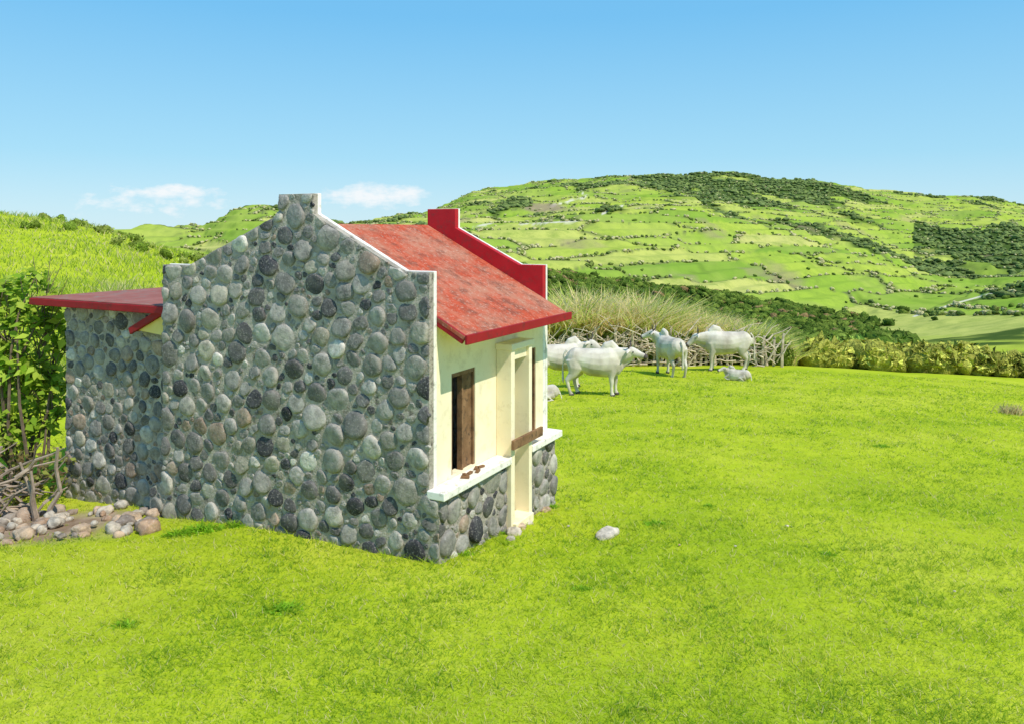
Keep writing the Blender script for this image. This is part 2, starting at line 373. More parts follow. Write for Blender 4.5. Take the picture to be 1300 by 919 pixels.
build_stones('base_stones_r',[(2.15,-4.2),(2.15,-2.96),(3.02,-2.96),(3.02,-4.2)],lambda a,b_,n:(a,-.13-n,b_),22,mst,hs,.85)
box('sill_l',-.03,1.552,-.215,.016,-2.95,-2.86,mwhite,hs,.01);box('sill_r',2.148,3.10,-.215,.016,-2.95,-2.86,mwhite,hs,.01)
box('door_jamb_l',1.555,1.655,-.20,.018,-3.95,-1.52,mcream,hs,.006);box('door_jamb_r',2.06,2.145,-.20,.018,-4.05,-1.52,mcream,hs,.006)
box('door_lintel',1.53,2.17,-.225,.018,-1.518,-1.44,mcream,hs,.008);box('door_transom',1.657,2.058,-.16,.01,-1.66,-1.52,mcream,hs,.004)
mdoor=simple('door_panel',(.40,.37,.28),(.52,.48,.36),2,.8)
box('door_leaf',1.66,2.056,.06,.10,-3.95,-1.66,mdoor,hs,.004);box('door_threshold',1.6,2.1,-.25,.0,-4.1,-3.72,mcream,hs,.01)
for k in range(3): box('door_rail',1.70,2.02,.050,.058,-3.6+k*.7,-3.5+k*.7,mcream,hs,.003)
pk=box('door_barrier_plank',-.47,.47,-.02,.02,-.06,.06,mwood,hs,.006);pk.location=(1.93,-.245,-2.70);pk.rotation_euler=(0,.03,.05)
for k in range(6):
    q=box('sill_debris',-.05,.05,-.02,.02,-.012,.012,mwood,hs,.003);q.location=(.55+.09*k+random.uniform(-.03,.03),-.1+random.uniform(-.05,.05),-2.845);q.rotation_euler=(0,0,random.uniform(0,3))
ax=empty('stone_annex',(-.9135,8.7,0),TH)
box('annex_core',.3,2.9,4.375,6.95,-4.8,-1.16,mmort,ax,0)
build_stones('annex_front_stones',[(4.3,-4.5),(4.3,-1.165),(6.95,-1.165),(6.95,-4.5)],lambda a,b_,n:(.3-n,a,b_),31,mst,ax,.95,[4,6,6,6,5,3,7,3,2,4],rs=(.14,.12,.10,.08,.055,.04),tries=(60,300,800,1500,2200,2500))
box('annex_roof_slab',.05,3.1,4.37,7.5,-1.155,-1.05,mdred,ax,.01);box('annex_roof_top',.07,3.08,4.372,7.48,-1.049,-1.035,mconc,ax,.004)
# ------------------------------------------------------------ rocks
import bmesh
def ico(sub):
    bm=bmesh.new();bmesh.ops.create_icosphere(bm,subdivisions=sub,radius=1)
    v=np.array([x.co[:] for x in bm.verts]);f=np.array([[q.index for q in p.verts] for p in bm.faces]);bm.free();return v,f
I2=ico(2);I3=ico(3);I1=ico(1)
def rocks(name,items,m,bri=1):
    V=[];Fc=[];C=[];n0=0
    for (x,y,rx,ry,rz,zo) in items:
        v,f=I3;p=rng.uniform(0,9,3);q=v.copy()
        d=1+.16*np.sin(v@np.array([2.1,1.3,.7])*1.6+p[0])+.10*np.sin(v@np.array([-1.1,2.9,1.7])*2+p[1])+.07*np.sin(v@np.array([3.1,-2,4])*2.2+p[2])
        q=q*d[:,None];q=np.sign(q)*np.abs(q)**.85*np.array([rx,ry,rz]);an=rng.uniform(0,6)
        cs,sn=math.cos(an),math.sin(an);q=np.stack([q[:,0]*cs-q[:,1]*sn,q[:,0]*sn+q[:,1]*cs,q[:,2]],1)+np.array([x,y,H(x,y)+rz*.35+zo])
        V.append(q);Fc.append(f+n0);n0+=len(q);c0=np.array([(.46,.34,.24),(.36,.24,.16),(.40,.36,.30),(.22,.18,.15),(.48,.42,.34)][rng.integers(5)])*bri
        C.append(np.tile(c0,(len(q),1)))
    return npobj(name,np.vstack(V),np.vstack(Fc),m,np.vstack(C),True)
it=[]
for k in range(75):
    px=rng.uniform(-30,212);yp=rng.uniform(640,684);Yd=2.95/((yp-293)/1000-.09);s=rng.uniform(.035,.14)
    it.append(((px-650)/1000*Yd,Yd,s,s*rng.uniform(.6,1),s*rng.uniform(.5,.8),rng.uniform(0,.05)))
rocks('rock_pile',it,mst,1.05)
rocks('meadow_rock',[(1.17,9.75,.19,.11,.06,0)],mst,1.4)
rocks('doorstep_stones',[(.02,9.85,.10,.08,.06,0),(.10,10.1,.09,.07,.05,0),(-.02,9.6,.05,.05,.04,0),(.2,10.3,.06,.06,.03,0),(.46,10.9,.07,.06,.04,0)],mst,1.3)
it=[];
for k in range(9):
    px=rng.uniform(650,1300);yp=rng.uniform(520,800);Yd=2.85/((yp-293)/1000-.09);s=rng.uniform(.01,.022);it.append(((px-650)/1000*Yd,Yd,s,s,s*.5,0.02))
rocks('scattered_pebbles',it,mst,1.3)
# ------------------------------------------------------------ blades
def blades(name,X,Y,hgt,wid,lean,col,m,curve=.5,z=None,segs=2):
    n=len(X);Z=height(X,Y) if z is None else z
    an=rng.uniform(0,2*np.pi,n);la=rng.uniform(0,2*np.pi,n)
    wx=np.cos(an)*wid/2;wy=np.sin(an)*wid/2
    lx=np.cos(la)*lean*hgt;ly=np.sin(la)*lean*hgt
    L=[]
    ts=[0,.55,1] if segs==2 else [0,.35,.7,1]
    for t in ts[:-1]:
        k=t**(1+curve);ww=1-.35*t
        for s in(-1,1): L.append(np.stack([X+lx*k+s*wx*ww,Y+ly*k+s*wy*ww,Z-.01+hgt*t*(1-.25*lean*t)],1))
    L.append(np.stack([X+lx,Y+ly,Z+hgt*(1-.25*lean)],1))
    nv=len(L);V=np.stack(L,1).reshape(-1,3);o=np.arange(n)*nv
    T=[]
    for k in range(len(ts)-2):
        b0=2*k;T+= [np.stack([o+b0,o+b0+1,o+b0+3],1),np.stack([o+b0,o+b0+3,o+b0+2],1)]
    T.append(np.stack([o+nv-3,o+nv-2,o+nv-1],1))
    return npobj(name,V,np.vstack(T),m,np.repeat(col,nv,0))
mgr=leafmat('grass_blades',.45)
def in_house(X,Y):
    dx=X+.9135;dy=Y-8.7;s=dx*.4683+dy*.8836;v=-dx*.8836+dy*.4683
    return ((s>-.02)&(s<3.1)&(v>-.15)&(v<4.6))|((s>.28)&(s<3)&(v>4.2)&(v<7)),s,v
n=330000
aa=rng.uniform(-.74,.74,n);Yg=np.exp(rng.uniform(math.log(4.3),math.log(33),n));Xg=aa*Yg
nt_=15000;ta=rng.uniform(-.74,.74,nt_);tY=np.exp(rng.uniform(math.log(4.3),math.log(33),nt_));tX=ta*tY;tH=rng.random(nt_);tR=rng.uniform(.02,.08,nt_)*(.6+tY/14)
tf=rng.random(n)<.28;ti=rng.integers(0,nt_,n);ra=rng.uniform(0,6.283,n);rr_=np.sqrt(rng.random(n))*tR[ti]
Xg=np.where(tf,tX[ti]+rr_*np.cos(ra),Xg);Yg=np.where(tf,tY[ti]+rr_*np.sin(ra),Yg);tufth=tH[ti]
ih,s_,v_=in_house(Xg,Yg)
sl=np.clip((1.0-np.hypot((Xg+6.3)/1.9,(Yg-10.6)/1.0))*2,0,1)
keep=(~ih)&(rng.random(n)>sl*.95)&~((Xg<-4)&(Yg>16))
Xg=Xg[keep];Yg=Yg[keep];s_=s_[keep];v_=v_[keep];tf=tf[keep];tufth=tufth[keep];n=len(Xg)
t1=fbm(Xg*1.1,Yg*1.1,7);t2=fbm(Xg*.45,Yg*.45,17);r=rng.random(n)
hh=(.016+.042*np.clip(t1*2-.5,0,1)*rng.random(n)+.016*rng.random(n)+tf*.022*tufth)*(1+Yg/40)
edge=np.exp(-np.minimum(np.abs(s_),np.abs(v_+.13))/.12)*((s_>-.3)&(s_<3.3)&(v_>-.4)&(v_<4.7))
hh*=1+edge*2.2*rng.random(n)
cA=np.array([.33,.46,.018]);cB=np.array([.57,.61,.055]);cC=np.array([.70,.60,.28]);cD=np.array([.20,.35,.014])
m1=np.clip((t2-.5)*2.8+.5+.5*(r-.5),0,1)[:,None]
col=cA*(1-m1)+cB*m1
q=(rng.random(n)<.11)[:,None];col=np.where(q,cC,col);q=((rng.random(n)<.4)&(t1>.55))[:,None];col=np.where(q,cD,col)
q=(tf&(tufth>.78)&(rng.random(n)<.6))[:,None];col=np.where(q,cD,col)
blades('meadow_grass',Xg,Yg,hh,.0045*(Yg/6)**.85+.002,rng.uniform(.7,1.7,n),col,mgr)
n=26000
Yl=np.exp(rng.uniform(math.log(17),math.log(64),n));Xl=rng.uniform(-.85,-.33,n)*Yl
r=rng.random((n,1));p_=fbm(Xl/4,Yl/4,5)
col=np.array([.27,.40,.02])*(1-r)+np.array([.52,.56,.10])*r;col=np.where((rng.random((n,1))<.20),np.array([.70,.58,.28]),col)
blades('hillside_grass',Xl,Yl,(.15+.6*rng.random(n)*np.clip(p_*2-.6,0,1))*(1),.012+Yl*.0008,rng.uniform(.3,1,n),col,mgr)
mreed=leafmat('reed_blades',.5)
n=20000
aR=rng.uniform(.03,.36,n);Yr=rng.uniform(36.6,45,n);Xr=aR*Yr;px=650+aR*1000
hm=np.interp(px,[680,740,800,880,960,1010],[4.1,4.6,4.4,3.5,2.5,1.0])*(.6+.5*fbm(Xr/1.3,Yr/1.3,4))*rng.uniform(.75,1.1,n)
r=rng.random((n,1));g_=np.clip(fbm(Xr/1.8,Yr/1.8,14)*2.4-.6,0,1)[:,None]
col=np.where(r<.95-g_*.85,np.array([1.0,.82,.42]),np.where(r<.85,np.array([.76,.78,.20]),np.array([.40,.56,.07])))*rng.uniform(.78,1.0,(n,1))
blades('dry_reeds',Xr,Yr,hm,.06+.05*rng.random(n),rng.uniform(.3,1.2,n),col,mreed,1.0,segs=3)
n=5000
aR=rng.uniform(-.52,-.3,n);Yr=rng.uniform(21,34,n);Xr=aR*Yr
r=rng.random((n,1));col=np.where(r<.4,np.array([.80,.68,.34]),np.array([.40,.50,.07]))*rng.uniform(.8,1.2,(n,1))
blades('dry_reeds',Xr,Yr,rng.uniform(.4,1.1,n)*fbm(Xr/1.5,Yr/1.5,9)*1.5,.03+.02*rng.random(n),rng.uniform(.2,.9,n),col,mreed,1.0,segs=3)
n=160;Xr=14.6+rng.normal(size=n)*.18;Yr=23.0+rng.normal(size=n)*.15
blades('dry_weed',Xr,Yr,rng.uniform(.1,.4,n),np.full(n,.03),rng.uniform(.3,1.2,n),np.array([.66,.54,.25])*rng.uniform(.7,1.1,(n,1)),mreed)
# ------------------------------------------------------------ distant shrubs & trees
mtree,nt,b=mat('distant_foliage');b.inputs['Roughness'].default_value=1;b.inputs['Specular IOR Level'].default_value=0
at=attr(nt,'col');geo=N(nt,'ShaderNodeNewGeometry');nn=noise(nt,1.4,5,.75,vec=geo.outputs['Position'])
c=mix(nt,1.0,at.outputs['Color'],ramp(nt,nn.outputs[0],[(.35,(.5,.5,.5)),(.65,(1.6,1.6,1.5))]).outputs[0],'MULTIPLY')
nt.links.new(c,b.inputs['Base Color']);bump(nt,b,nn.outputs[0],1,.6)
def shrubmass(name,X,Y,R,col,leaf=0,flat=.75,sub=I2,sink=.3,lb=2.1):
    n=len(X);Z=height(X,Y);v,f=sub;nv=len(v)
    VV=np.tile(v[None],(n,1,1));ph=rng.uniform(0,9,(n,1,3))
    d=1+.22*np.sin(v[None]@np.array([3.,1.7,2.2])+ph[:,:,0])+.18*np.sin(v[None]@np.array([-2.,4.1,3])+ph[:,:,1])+.3*(rng.random((n,nv))-.5)
    if leaf: d=d*.88
    VV=VV*d[:,:,None]*np.stack([R,R,R*flat],1)[:,None,:]*rng.uniform(.8,1.25,(n,1,3))+np.stack([X,Y,Z+R*flat*(1-sink)],1)[:,None,:]
    FF=(f[None]+(np.arange(n)*nv)[:,None,None]).reshape(-1,3)
    C=np.repeat(col,nv,0);V=VV.reshape(-1,3)
    if leaf:
        m=n*leaf;k=np.repeat(np.arange(n),leaf);dr=rng.normal(size=(m,3));dr/=np.linalg.norm(dr,axis=1)[:,None]
        dr[:,2]=np.abs(dr[:,2])*.9-.1
        p=np.stack([X,Y,Z+R*flat*(1-sink)],1)[k]+dr*(R[k]*rng.uniform(.85,1.25,m))[:,None]*np.array([1,1,flat])
        s=(R[k]*rng.uniform(.08,.2,m))[:,None]
        A=p+rng.normal(size=(m,3))*s;B=p+rng.normal(size=(m,3))*s;Cc=p+rng.normal(size=(m,3))*s
        b0=len(V);V=np.vstack([V,np.stack([A,B,Cc],1).reshape(-1,3)])
        FF=np.vstack([FF,b0+np.arange(m*3).reshape(-1,3)])
        C=np.vstack([C,np.repeat(col[k]*rng.uniform(.7,lb,(m,1)),3,0)])
    return npobj(name,V,FF,mtree,C)
def scatter(n,a0,a1,Y0,Y1):
    A=rng.uniform(a0,a1,n);Yd=np.sqrt(rng.uniform(Y0*Y0,Y1*Y1,n));return A*Yd,Yd
def tcol(n,base=(.06,.12,.02),hi=(.16,.23,.04)):
    r=rng.random((n,1))**1.5;return (np.array(base)*(1-r)+np.array(hi)*r)*rng.uniform(.75,1.25,(n,1))
X1,Y1=scatter(14000,-.02,.50,80,372);k=(woods(X1,Y1)>.55);X1=X1[k][:5200];Y1=Y1[k][:5200]
cc=tcol(len(X1),(.06,.11,.018),(.17,.23,.04));q=rng.random(len(X1))<.05;cc[q]=[.26,.18,.08]
shrubmass('valley_trees',X1,Y1,rng.uniform(.8,2.4,len(X1)),cc,leaf=26,lb=1.8)
X1,Y1=scatter(30000,-.3,.9,372,1290);k=woods(X1,Y1)>.6;X1=X1[k][:7500];Y1=Y1[k][:7500]
shrubmass('hill_woodland',X1,Y1,rng.uniform(1.3,3.2,len(X1)),tcol(len(X1),(.12,.17,.06),(.21,.27,.08)),flat=.6)  # air haze put into the colour: paler, bluer greens far off
X1,Y1=scatter(360000,-.42,.9,255,1290);e_,_i=hedge(X1,Y1);k=(e_<.034)&(fbm(X1/40,Y1/40,91)>.28)
X1=X1[k];Y1=Y1[k];nf=Y1<560
c_=lambda n,a=(.11,.16,.04):np.where(rng.random((n,1))<.45,np.array([.50,.46,.24]),tcol(n,a,(.24,.29,.07)))
xa_,ya_=X1[nf][:9000],Y1[nf][:9000];shrubmass('hedgerow_shrubs',xa_,ya_,rng.uniform(.4,1.2,len(xa_)),c_(len(xa_)),flat=.8,sub=I2)
xa_,ya_=X1[~nf][:18000],Y1[~nf][:18000];shrubmass('hedgerow_shrubs',xa_,ya_,rng.uniform(.5,1.5,len(xa_)),c_(len(xa_),(.15,.20,.07)),flat=.7,sub=I1)  # far hedges: lighter base tint imitates haze over distance
X1,Y1=scatter(600,-.4,.9,255,1200);shrubmass('scattered_hill_shrubs',X1,Y1,rng.uniform(.5,1.5,len(X1)),tcol(len(X1),(.11,.17,.03)),sub=I2)
X1,Y1=scatter(46,-.62,-.38,50,64);shrubmass('crest_shrubs',X1,Y1,rng.uniform(.15,.5,len(X1)),tcol(len(X1),(.16,.24,.03),(.3,.35,.08)),leaf=60)
nH=120;A=rng.uniform(.385,.75,nH);Yd=38+rng.uniform(-.6,1.8,nH);shrubmass('boundary_hedge',A*Yd,Yd,rng.uniform(.35,.85,nH),np.tile([.36,.36,.07],(nH,1))*rng.uniform(.7,1.2,(nH,1)),leaf=240,flat=1.05)
A=rng.uniform(.03,.5,120);Yd=rng.uniform(46,60,120);shrubmass('valley_edge_shrubs',A*Yd,Yd,rng.uniform(.6,1.4,120),tcol(120,(.08,.15,.02),(.2,.28,.05)),leaf=160,flat=1)
A=rng.uniform(.04,.345,110);Yd=rng.uniform(35.9,36.5,110);shrubmass('fence_undergrowth',A*Yd,Yd,rng.uniform(.3,.75,110),tcol(110,(.10,.17,.02),(.26,.32,.06)),leaf=150,flat=1.1)
# ------------------------------------------------------------ tiny far houses
mfh=simple('far_house_paint',(.35,.32,.28),(.5,.46,.4),1)
for px,Yd,w_ in((842,1290,7),(800,1290,4),(1168,1290,5)):
    x=(px-650)/1000*Yd;z=H(x,Yd);e=empty('distant_farmhouse',(x,Yd,z),.3)
    box('walls',-w_/2,w_/2,-2,2,-1,2.6,mfh,e,0)
    pyobj('roof',[(-w_/2-.4,-2.4,2.6),(w_/2+.4,-2.4,2.6),(w_/2+.4,2.4,2.6),(-w_/2-.4,2.4,2.6),(-w_/2,0,4),(w_/2,0,4)],[(0,1,5,4),(2,3,4,5),(0,4,3),(1,2,5)],mfh,e)
# ------------------------------------------------------------ fences
mstick=simple('bleached_branches',(.40,.31,.21),(.74,.62,.46),5,.9,.5,.01)
V=[];Fc=[]
xa,xb=1.4,12.0
for k in range(36):
    x=xa+(xb-xa)*k/35+random.uniform(-.1,.1);y=35+random.uniform(-.2,.2);z=H(x,y)
    stick(V,Fc,(x,y,z-.1),(x+random.uniform(-.15,.15),y+random.uniform(-.1,.1),z+random.uniform(1.0,1.7)),.07,.05,.05)
for k in range(240):
    x=random.uniform(xa,xb-.3);y=35+random.uniform(-.45,.45);z=H(x,y)+random.uniform(0,1.1);an=random.uniform(-.2,1.2)*random.choice((-1,1));L=random.uniform(.7,2.2)
    stick(V,Fc,(x,y,z),(x+L*math.cos(an)*random.choice((-1,1)),y+random.uniform(-.3,.3),max(z+L*abs(math.sin(an))*.8,z)),random.uniform(.022,.05),.012,.12)
pyobj('brushwood_fence',V,Fc,mstick)
V=[];Fc=[]
for k in range(60):
    px=random.uniform(-60,82);Yd=random.uniform(10.9,11.7);x=(px-650)/1000*Yd;z=H(x,Yd)
    if k<14: stick(V,Fc,(x,Yd,z-.1),(x+random.uniform(-.3,.3),Yd+random.uniform(-.1,.1),z+random.uniform(.6,1.1)),.04,.02,.08)
    else:
        L=random.uniform(.5,1.3);an=random.uniform(-.1,.9);sg=random.choice((-1,1));z0=z+random.uniform(0,.6)
        stick(V,Fc,(x-.3,Yd,z0),(min(x-.3+L*math.cos(an)*sg,-.57*Yd),Yd+random.uniform(-.3,.3),z0+L*math.sin(an)*.7),random.uniform(.015,.035),.008,.15)
mst2=simple('grey_branches',(.20,.15,.11),(.46,.36,.27),5,.9,.5,.01)
pyobj('branch_fence',V,Fc,mst2)
# ------------------------------------------------------------ leafy shrub
mleaf=leafmat('broad_leaves',.45)
mbark=simple('shrub_bark',(.10,.07,.045),(.2,.15,.1),8)
def leafy(name,cx,cy,clumps,nleaf,ls,basecol,hicol=(.46,.62,.06)):
    e=empty(name,(cx,cy,H(cx,cy)));V=[];Fc=[]
    for c_ in clumps:
        stick(V,Fc,(random.uniform(-.15,.15),random.uniform(-.1,.1),-.1),(c_[0],c_[1],c_[2]),.035,.010,.12,7,6)
        for _ in range(6): stick(V,Fc,(c_[0]*.75,c_[1]*.75,c_[2]*.75),(c_[0]+random.uniform(-.5,.5),c_[1]+random.uniform(-.3,.3),c_[2]+random.uniform(-.2,.45)),.012,.004,.1)
    pyobj('stems',V,Fc,mbark,e)
    wts=np.array([c_[3]**2 for c_ in clumps]);wts=wts/wts.sum()
    ks=rng.choice(len(clumps),nleaf,p=wts);cl=np.array(clumps)
    d=rng.normal(size=(nleaf,3));d/=np.linalg.norm(d,axis=1)[:,None];rr=rng.random(nleaf)**.55*rng.uniform(.8,1.25,nleaf)
    P=cl[ks,:3]+d*(cl[ks,3]*rr)[:,None]*np.array([1,1,.9])
    P[:,2]=np.maximum(P[:,2],.05)
    s=ls*rng.uniform(.6,1.3,nleaf)
    ax_=rng.normal(size=(nleaf,3));ax_[:,2]=ax_[:,2]*.5-.25;ax_/=np.linalg.norm(ax_,axis=1)[:,None]
    up=np.array([0.2,-.6,1.])+rng.normal(size=(nleaf,3))*.45;sd=np.cross(ax_,up);sd/=np.linalg.norm(sd,axis=1)[:,None];nn_=np.cross(sd,ax_)
    pts=[P,P+ax_*(s*.35)[:,None]+sd*(s*.3)[:,None],P+ax_*(s*.4)[:,None]-nn_*(s*.08)[:,None],P+ax_*(s*.35)[:,None]-sd*(s*.3)[:,None],P+ax_*s[:,None]-nn_*(s*.12)[:,None]]
    V=np.stack(pts,1).reshape(-1,3);o=np.arange(nleaf)*5
    T=np.vstack([np.stack([o,o+1,o+2],1),np.stack([o,o+2,o+3],1),np.stack([o+1,o+4,o+2],1),np.stack([o+3,o+2,o+4],1)])
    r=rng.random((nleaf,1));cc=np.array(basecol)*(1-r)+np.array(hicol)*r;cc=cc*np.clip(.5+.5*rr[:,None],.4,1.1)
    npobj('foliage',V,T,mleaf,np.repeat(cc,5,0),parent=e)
cl=[(-.1,0,1.1,.52),(-.75,.1,1.5,.52),(.25,.1,1.8,.45),(-.4,0,2.35,.5),(.2,.1,2.75,.40),(-.55,.2,3.15,.40),(-1.25,.1,2.5,.48),(.05,.1,3.4,.26),(-1.45,0,1.5,.52),(.40,.2,2.4,.28),(-1.05,.1,3.3,.32),(-.2,0,2.9,.32),(.28,.1,3.1,.22),(.0,0,2.0,.4),(-.4,0,1.9,.4),(.3,.1,1.3,.3)]
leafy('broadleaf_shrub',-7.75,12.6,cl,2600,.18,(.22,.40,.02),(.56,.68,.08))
cl=[(0,0,.5,.6),(-.8,.3,.7,.6),(.6,.2,.5,.4)]
leafy('dry_undergrowth',-7.6,11.9,cl,600,.10,(.22,.14,.06),(.36,.42,.08))
# weeds
ws=[(360,772,.20,.10),(255,672,.3,.16),(225,676,.2,.12),(300,668,.2,.10),(832,662,.16,.08),(900,640,.1,.05),(640,672,.1,.08),(900,770,.08,.04),(420,680,.15,.09),(700,640,.14,.09),(590,700,.12,.09),(480,690,.12,.09),(1120,560,.2,.08),(160,790,.14,.06),(1050,700,.12,.05),(740,745,.12,.05)]
Xw=[];Yw=[];Hw=[]
for px,yp,wr,hw in ws:
    Yd=2.85/((yp-293)/1000-.09);x=(px-650)/1000*Yd
    for k in range(int(800*wr)):
        a_=random.uniform(0,6.28);r_=wr*random.random()**.8;Xw.append(x+r_*math.cos(a_));Yw.append(Yd+r_*math.sin(a_)*.7);Hw.append(hw*random.uniform(.4,1)*(1.1-r_/wr*.7))
Xw=np.array(Xw);Yw=np.array(Yw);ih,_,_=in_house(Xw,Yw);k=~ih;Xw=Xw[k];Yw=Yw[k];Hw=np.array(Hw)[k];n=len(Xw)
blades('weeds',Xw,Yw,Hw,np.full(n,.024),rng.uniform(.7,1.8,n),np.array([.20,.38,.015])*rng.uniform(.7,1.8,(n,1)),mgr)
# ------------------------------------------------------------ cows
mcow,nt,b=mat('white_cow_hide');nn=noise(nt,1.9,4,.5);n2_=noise(nt,14,3,.5)
c=ramp(nt,nn.outputs[0],[(.32,(.40,.345,.27)),(.52,(.62,.555,.45)),(.7,(.76,.70,.58))]).outputs[0]
nt.links.new(c,b.inputs['Base Color']);bump(nt,b,n2_.outputs[0],.25,.015)
mhorn=simple('cow_horn_hoof',(.05,.045,.04),(.12,.10,.08),9)
mmuz=simple('cow_muzzle',(.07,.055,.05),(.14,.11,.10),9)
def cow(px,Yd,yaw,scale=1,lying=False,head=(1.0,0,1.32),hdir=(.85,0,-.5),horns=True):
    x=(px-650)/1000*Yd;e=empty('white_cow',(x,Yd,H(x,Yd)),yaw);e.scale=(scale,)*3
    V=[];Fc=[];dz=-.62 if lying else 0
    T=lambda l,g=1.0:[((a,b_,c_+dz),r1*g,r2*g) for a,b_,c_,r1,r2 in l]
    tube(V,Fc,T([(-.86,0,1.14,.08,.10),(-.81,0,1.11,.18,.21),(-.68,0,1.07,.27,.29),(-.45,0,1.02,.29,.31),(-.15,0,.95,.34,.38),(.15,0,.93,.34,.39),(.42,0,.95,.29,.42),(.6,0,.98,.22,.36),(.72,0,1.0,.13,.24)],1.05),16)
    tube(V,Fc,T([(.14,0,1.28,.05,.06),(.28,0,1.40,.10,.13),(.42,0,1.44,.10,.16),(.56,0,1.32,.08,.12)]),8)
    hx,hy,hz=head;hz+=dz;hd=Vector(hdir).normalized()
    nb=Vector((.5,0,1.08+dz));he=Vector((hx,hy,hz))
    mid=nb.lerp(he,.5)
    tube(V,Fc,[(nb,.20,.32),(mid,.14,.22),(he-Vector((0,0,.03)),.11,.155)],12)
    tube(V,Fc,[(nb+Vector((.1,0,-.28)),.05,.17),(mid+Vector((.02,0,-.2)),.035,.15),(he+Vector((.02,0,-.17)),.025,.06)],8)
    hb=he-hd*.08
    tube(V,Fc,[(hb-hd*.05,.08,.09),(hb+hd*.05,.125,.145),(hb+hd*.18,.11,.135),(hb+hd*.34,.08,.095),(hb+hd*.48,.078,.082),(hb+hd*.53,.05,.055)],12)
    sd=Vector((-hd.y,hd.x,0));sd=sd.normalized() if sd.length>.01 else Vector((0,1,0))
    for q in(-1,1):
        er=hb+sd*q*.09+Vector((0,0,.04))
        tube(V,Fc,[(er,.035,.025),(er+sd*q*.12+Vector((0,0,-.03)),.07,.025),(er+sd*q*.24+Vector((0,0,-.08)),.025,.018)],6,hd)
        if not lying:
            o=.06*q
            tube(V,Fc,[((.48,q*.17,.95),.10,.20),((.47+o*.3,q*.18,.70),.085,.125),((.49+o,q*.17,.52),.068,.08),((.50+o,q*.17,.40),.062,.068),((.495+o,q*.17,.28),.045,.05),((.50+o,q*.17,.12),.043,.05),((.52+o,q*.17,.05),.056,.066),((.53+o,q*.17,.0),.056,.068)],10)
            o=.09*q
            tube(V,Fc,[((-.60+o*.4,q*.16,1.04),.14,.26),((-.55+o*.6,q*.2,.80),.12,.23),((-.60+o,q*.19,.60),.08,.13),((-.75+o,q*.18,.44),.055,.072),((-.72+o,q*.18,.30),.046,.052),((-.67+o,q*.18,.12),.043,.048),((-.63+o,q*.18,.05),.055,.064),((-.62+o,q*.18,0),.055,.066)],10)
        else:
            tube(V,Fc,[((.5,q*.2,.35),.09,.12),((.78,q*.24,.14),.055,.06),((.6,q*.26,.06),.04,.04),((.42,q*.26,.05),.04,.04)],8)
            tube(V,Fc,[((-.55,q*.25,.32),.14,.22),((-.25,q*.36,.2),.09,.12),((-.55,q*.40,.08),.05,.05),((-.2,q*.42,.05),.04,.04)],8)
    tl=[(-.84,0,1.30,.035,.035),(-.93,0,1.17,.032,.035),(-.97,0,.8,.026,.026),(-.97,.01,.55,.038,.038),(-.96,.01,.42,.045,.045),(-.96,.01,.32,.016,.016)]
    if lying: tl=[(-.82,0,1.2,.03,.03),(-.92,.05,1.0,.025,.025),(-.98,.2,.72,.03,.03)]
    tube(V,Fc,T(tl),7)
    o=pyobj('body',V,Fc,mcow,e,True)
    r=o.modifiers.new('r','REMESH');r.mode='VOXEL';r.voxel_size=.022;r.use_smooth_shade=True
    s=o.modifiers.new('s','SMOOTH');s.factor=.5;s.iterations=3
    V=[];Fc=[];
    tube(V,Fc,[(hb+hd*.46,.084,.088),(hb+hd*.51,.070,.074),(hb+hd*.545,.045,.05)],10)
    pyobj('muzzle',V,Fc,mmuz,e,True)
    V=[];Fc=[]
    for q in(-1,1):
        ey=hb+sd*q*.11+hd*.14+Vector((0,0,.03));tube(V,Fc,[(ey-sd*q*.02,.026,.026),(ey+sd*q*.016,.02,.02)],6,hd)
        if horns:
            h0=hb+sd*q*.06+Vector((0,0,.09));tube(V,Fc,[(h0,.028,.028),(h0+sd*q*.10+Vector((0,0,.08)),.022,.022),(h0+sd*q*.13+Vector((0,0,.22)),.006,.006)],6,hd)
        if not lying:
            tube(V,Fc,[((.525+.06*q,q*.17,.055),.06,.07),((.535+.06*q,q*.17,-.01),.063,.078)],8)
            tube(V,Fc,[((-.63+.09*q,q*.18,.055),.06,.07),((-.61+.09*q,q*.18,-.01),.062,.076)],8)
    pyobj('horns_hooves_eyes',V,Fc,mhorn,e,True)
R_=math.radians
cow(757,24.0,R_(-6),scale=1.05,head=(1.02,-.05,1.26),hdir=(.95,-.25,-.30))
cow(712,26.0,R_(10),scale=1.07,head=(.95,-.15,1.34),hdir=(.6,-.6,-.45))
cow(850,30.8,R_(106),scale=1.12,head=(.92,.22,1.34),hdir=(.7,.7,-.4))
cow(922,32.5,R_(178),scale=1.18,head=(1.04,0,1.14),hdir=(.7,-.1,-.7))
cow(936,28.8,R_(150),scale=.55,lying=True,head=(.85,.1,1.32),hdir=(.8,.4,-.3),horns=False)
cow(686,22.8,R_(188),scale=.62,lying=True,head=(.9,0,1.2),hdir=(.8,0,-.4),horns=False)
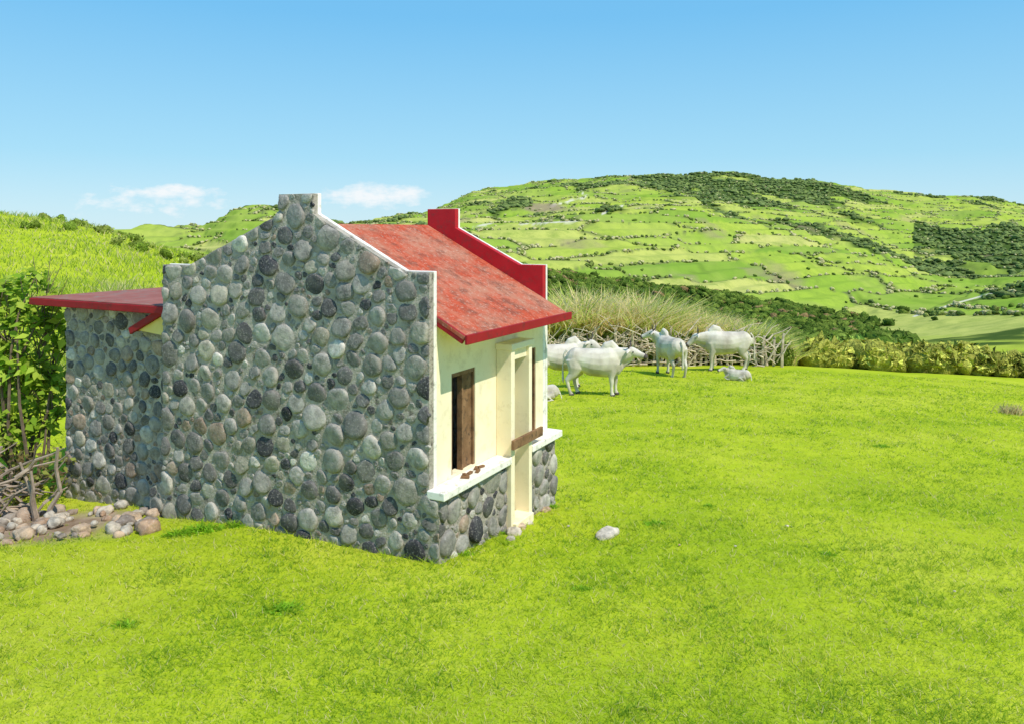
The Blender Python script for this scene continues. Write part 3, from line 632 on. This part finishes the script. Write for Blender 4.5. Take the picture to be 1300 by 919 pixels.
# ------------------------------------------------------------ light
S=Vector((.42,-.42,.80)).normalized()
el=math.asin(S.z);az=math.atan2(S.x,S.y)
sun=bpy.data.lights.new('sun','SUN');sun.energy=4.5;sun.angle=R_(.5);sun.color=(1,.95,.86)
so=bpy.data.objects.new('sun',sun);so.rotation_euler=(-S).to_track_quat('-Z','Y').to_euler();so.location=(0,0,60);sc.collection.objects.link(so)
wd=bpy.data.worlds.new('World');sc.world=wd;wd.use_nodes=True;nt=wd.node_tree
bg=nt.nodes['Background'];sky=N(nt,'ShaderNodeTexSky',sky_type='NISHITA');sky.sun_disc=False;sky.sun_elevation=el;sky.sun_rotation=az%(2*math.pi);sky.altitude=100;sky.air_density=1.0;sky.dust_density=.3;sky.ozone_density=2.0
tc=N(nt,'ShaderNodeTexCoord');sx=N(nt,'ShaderNodeSeparateXYZ');nt.links.new(tc.outputs['Generated'],sx.inputs[0])
def M(op,a_,b_=None,c_=None,cl=False):
    n=N(nt,'ShaderNodeMath',operation=op);n.use_clamp=cl
    for i,v in enumerate((a_,b_,c_)):
        if v is None: continue
        if isinstance(v,(int,float)): n.inputs[i].default_value=v
        else: nt.links.new(v,n.inputs[i])
    return n.outputs[0]
azr=M('DIVIDE',sx.outputs[0],M('MAXIMUM',sx.outputs[1],.01));elr=M('DIVIDE',sx.outputs[2],M('MAXIMUM',sx.outputs[1],.01))
def blob(a0,aw,e0,ew):
    u=M('DIVIDE',M('SUBTRACT',azr,a0),aw);v=M('DIVIDE',M('SUBTRACT',elr,e0),ew)
    return M('SUBTRACT',1.0,M('ADD',M('MULTIPLY',u,u),M('MULTIPLY',v,v)),cl=True)
bl=M('MAXIMUM',blob(-.175,.10,.044,.022),M('MAXIMUM',blob(-.43,.07,.049,.014),M('MULTIPLY',blob(-.46,.17,.038,.034),.6)))
cb=N(nt,'ShaderNodeCombineXYZ');nt.links.new(azr,cb.inputs[0]);nt.links.new(M('MULTIPLY',elr,2.0),cb.inputs[1])
cn=noise(nt,34,8,.6,vec=cb.outputs[0])
cm=M('MULTIPLY',M('SUBTRACT',M('ADD',M('MULTIPLY',bl,.95),M('MULTIPLY',cn.outputs[0],1.6)),1.22),2.0,cl=True)
# clear tropical blue: the Nishita sky balanced by a zenith-to-horizon ramp of elevation
BS=.13
g1=ramp(nt,M('MAXIMUM',sx.outputs[2],0),[(0,(.60,.84,.95)),(.09,(.37,.73,.95)),(.26,(.18,.56,.93)),(1,(.10,.34,.78))]).outputs[0]
sc_=N(nt,'ShaderNodeVectorMath',operation='SCALE');nt.links.new(g1,sc_.inputs[0]);sc_.inputs['Scale'].default_value=1/BS
skm=mix(nt,.88,sky.outputs[0],sc_.outputs[0])
cmx=mix(nt,M('MULTIPLY',cm,.85),skm,(7.4,7.5,7.6))
nt.links.new(cmx,bg.inputs[0]);bg.inputs[1].default_value=BS
# ------------------------------------------------------------ camera
cam=bpy.data.cameras.new('camera');co=bpy.data.objects.new('camera',cam);sc.collection.objects.link(co)
co.location=(0,0,0);co.rotation_euler=(R_(90),0,0);cam.sensor_width=36;cam.lens=36*F/1300;cam.shift_y=-(459.5-HY)/1300;cam.clip_end=200000;cam.clip_start=.1
sc.camera=co
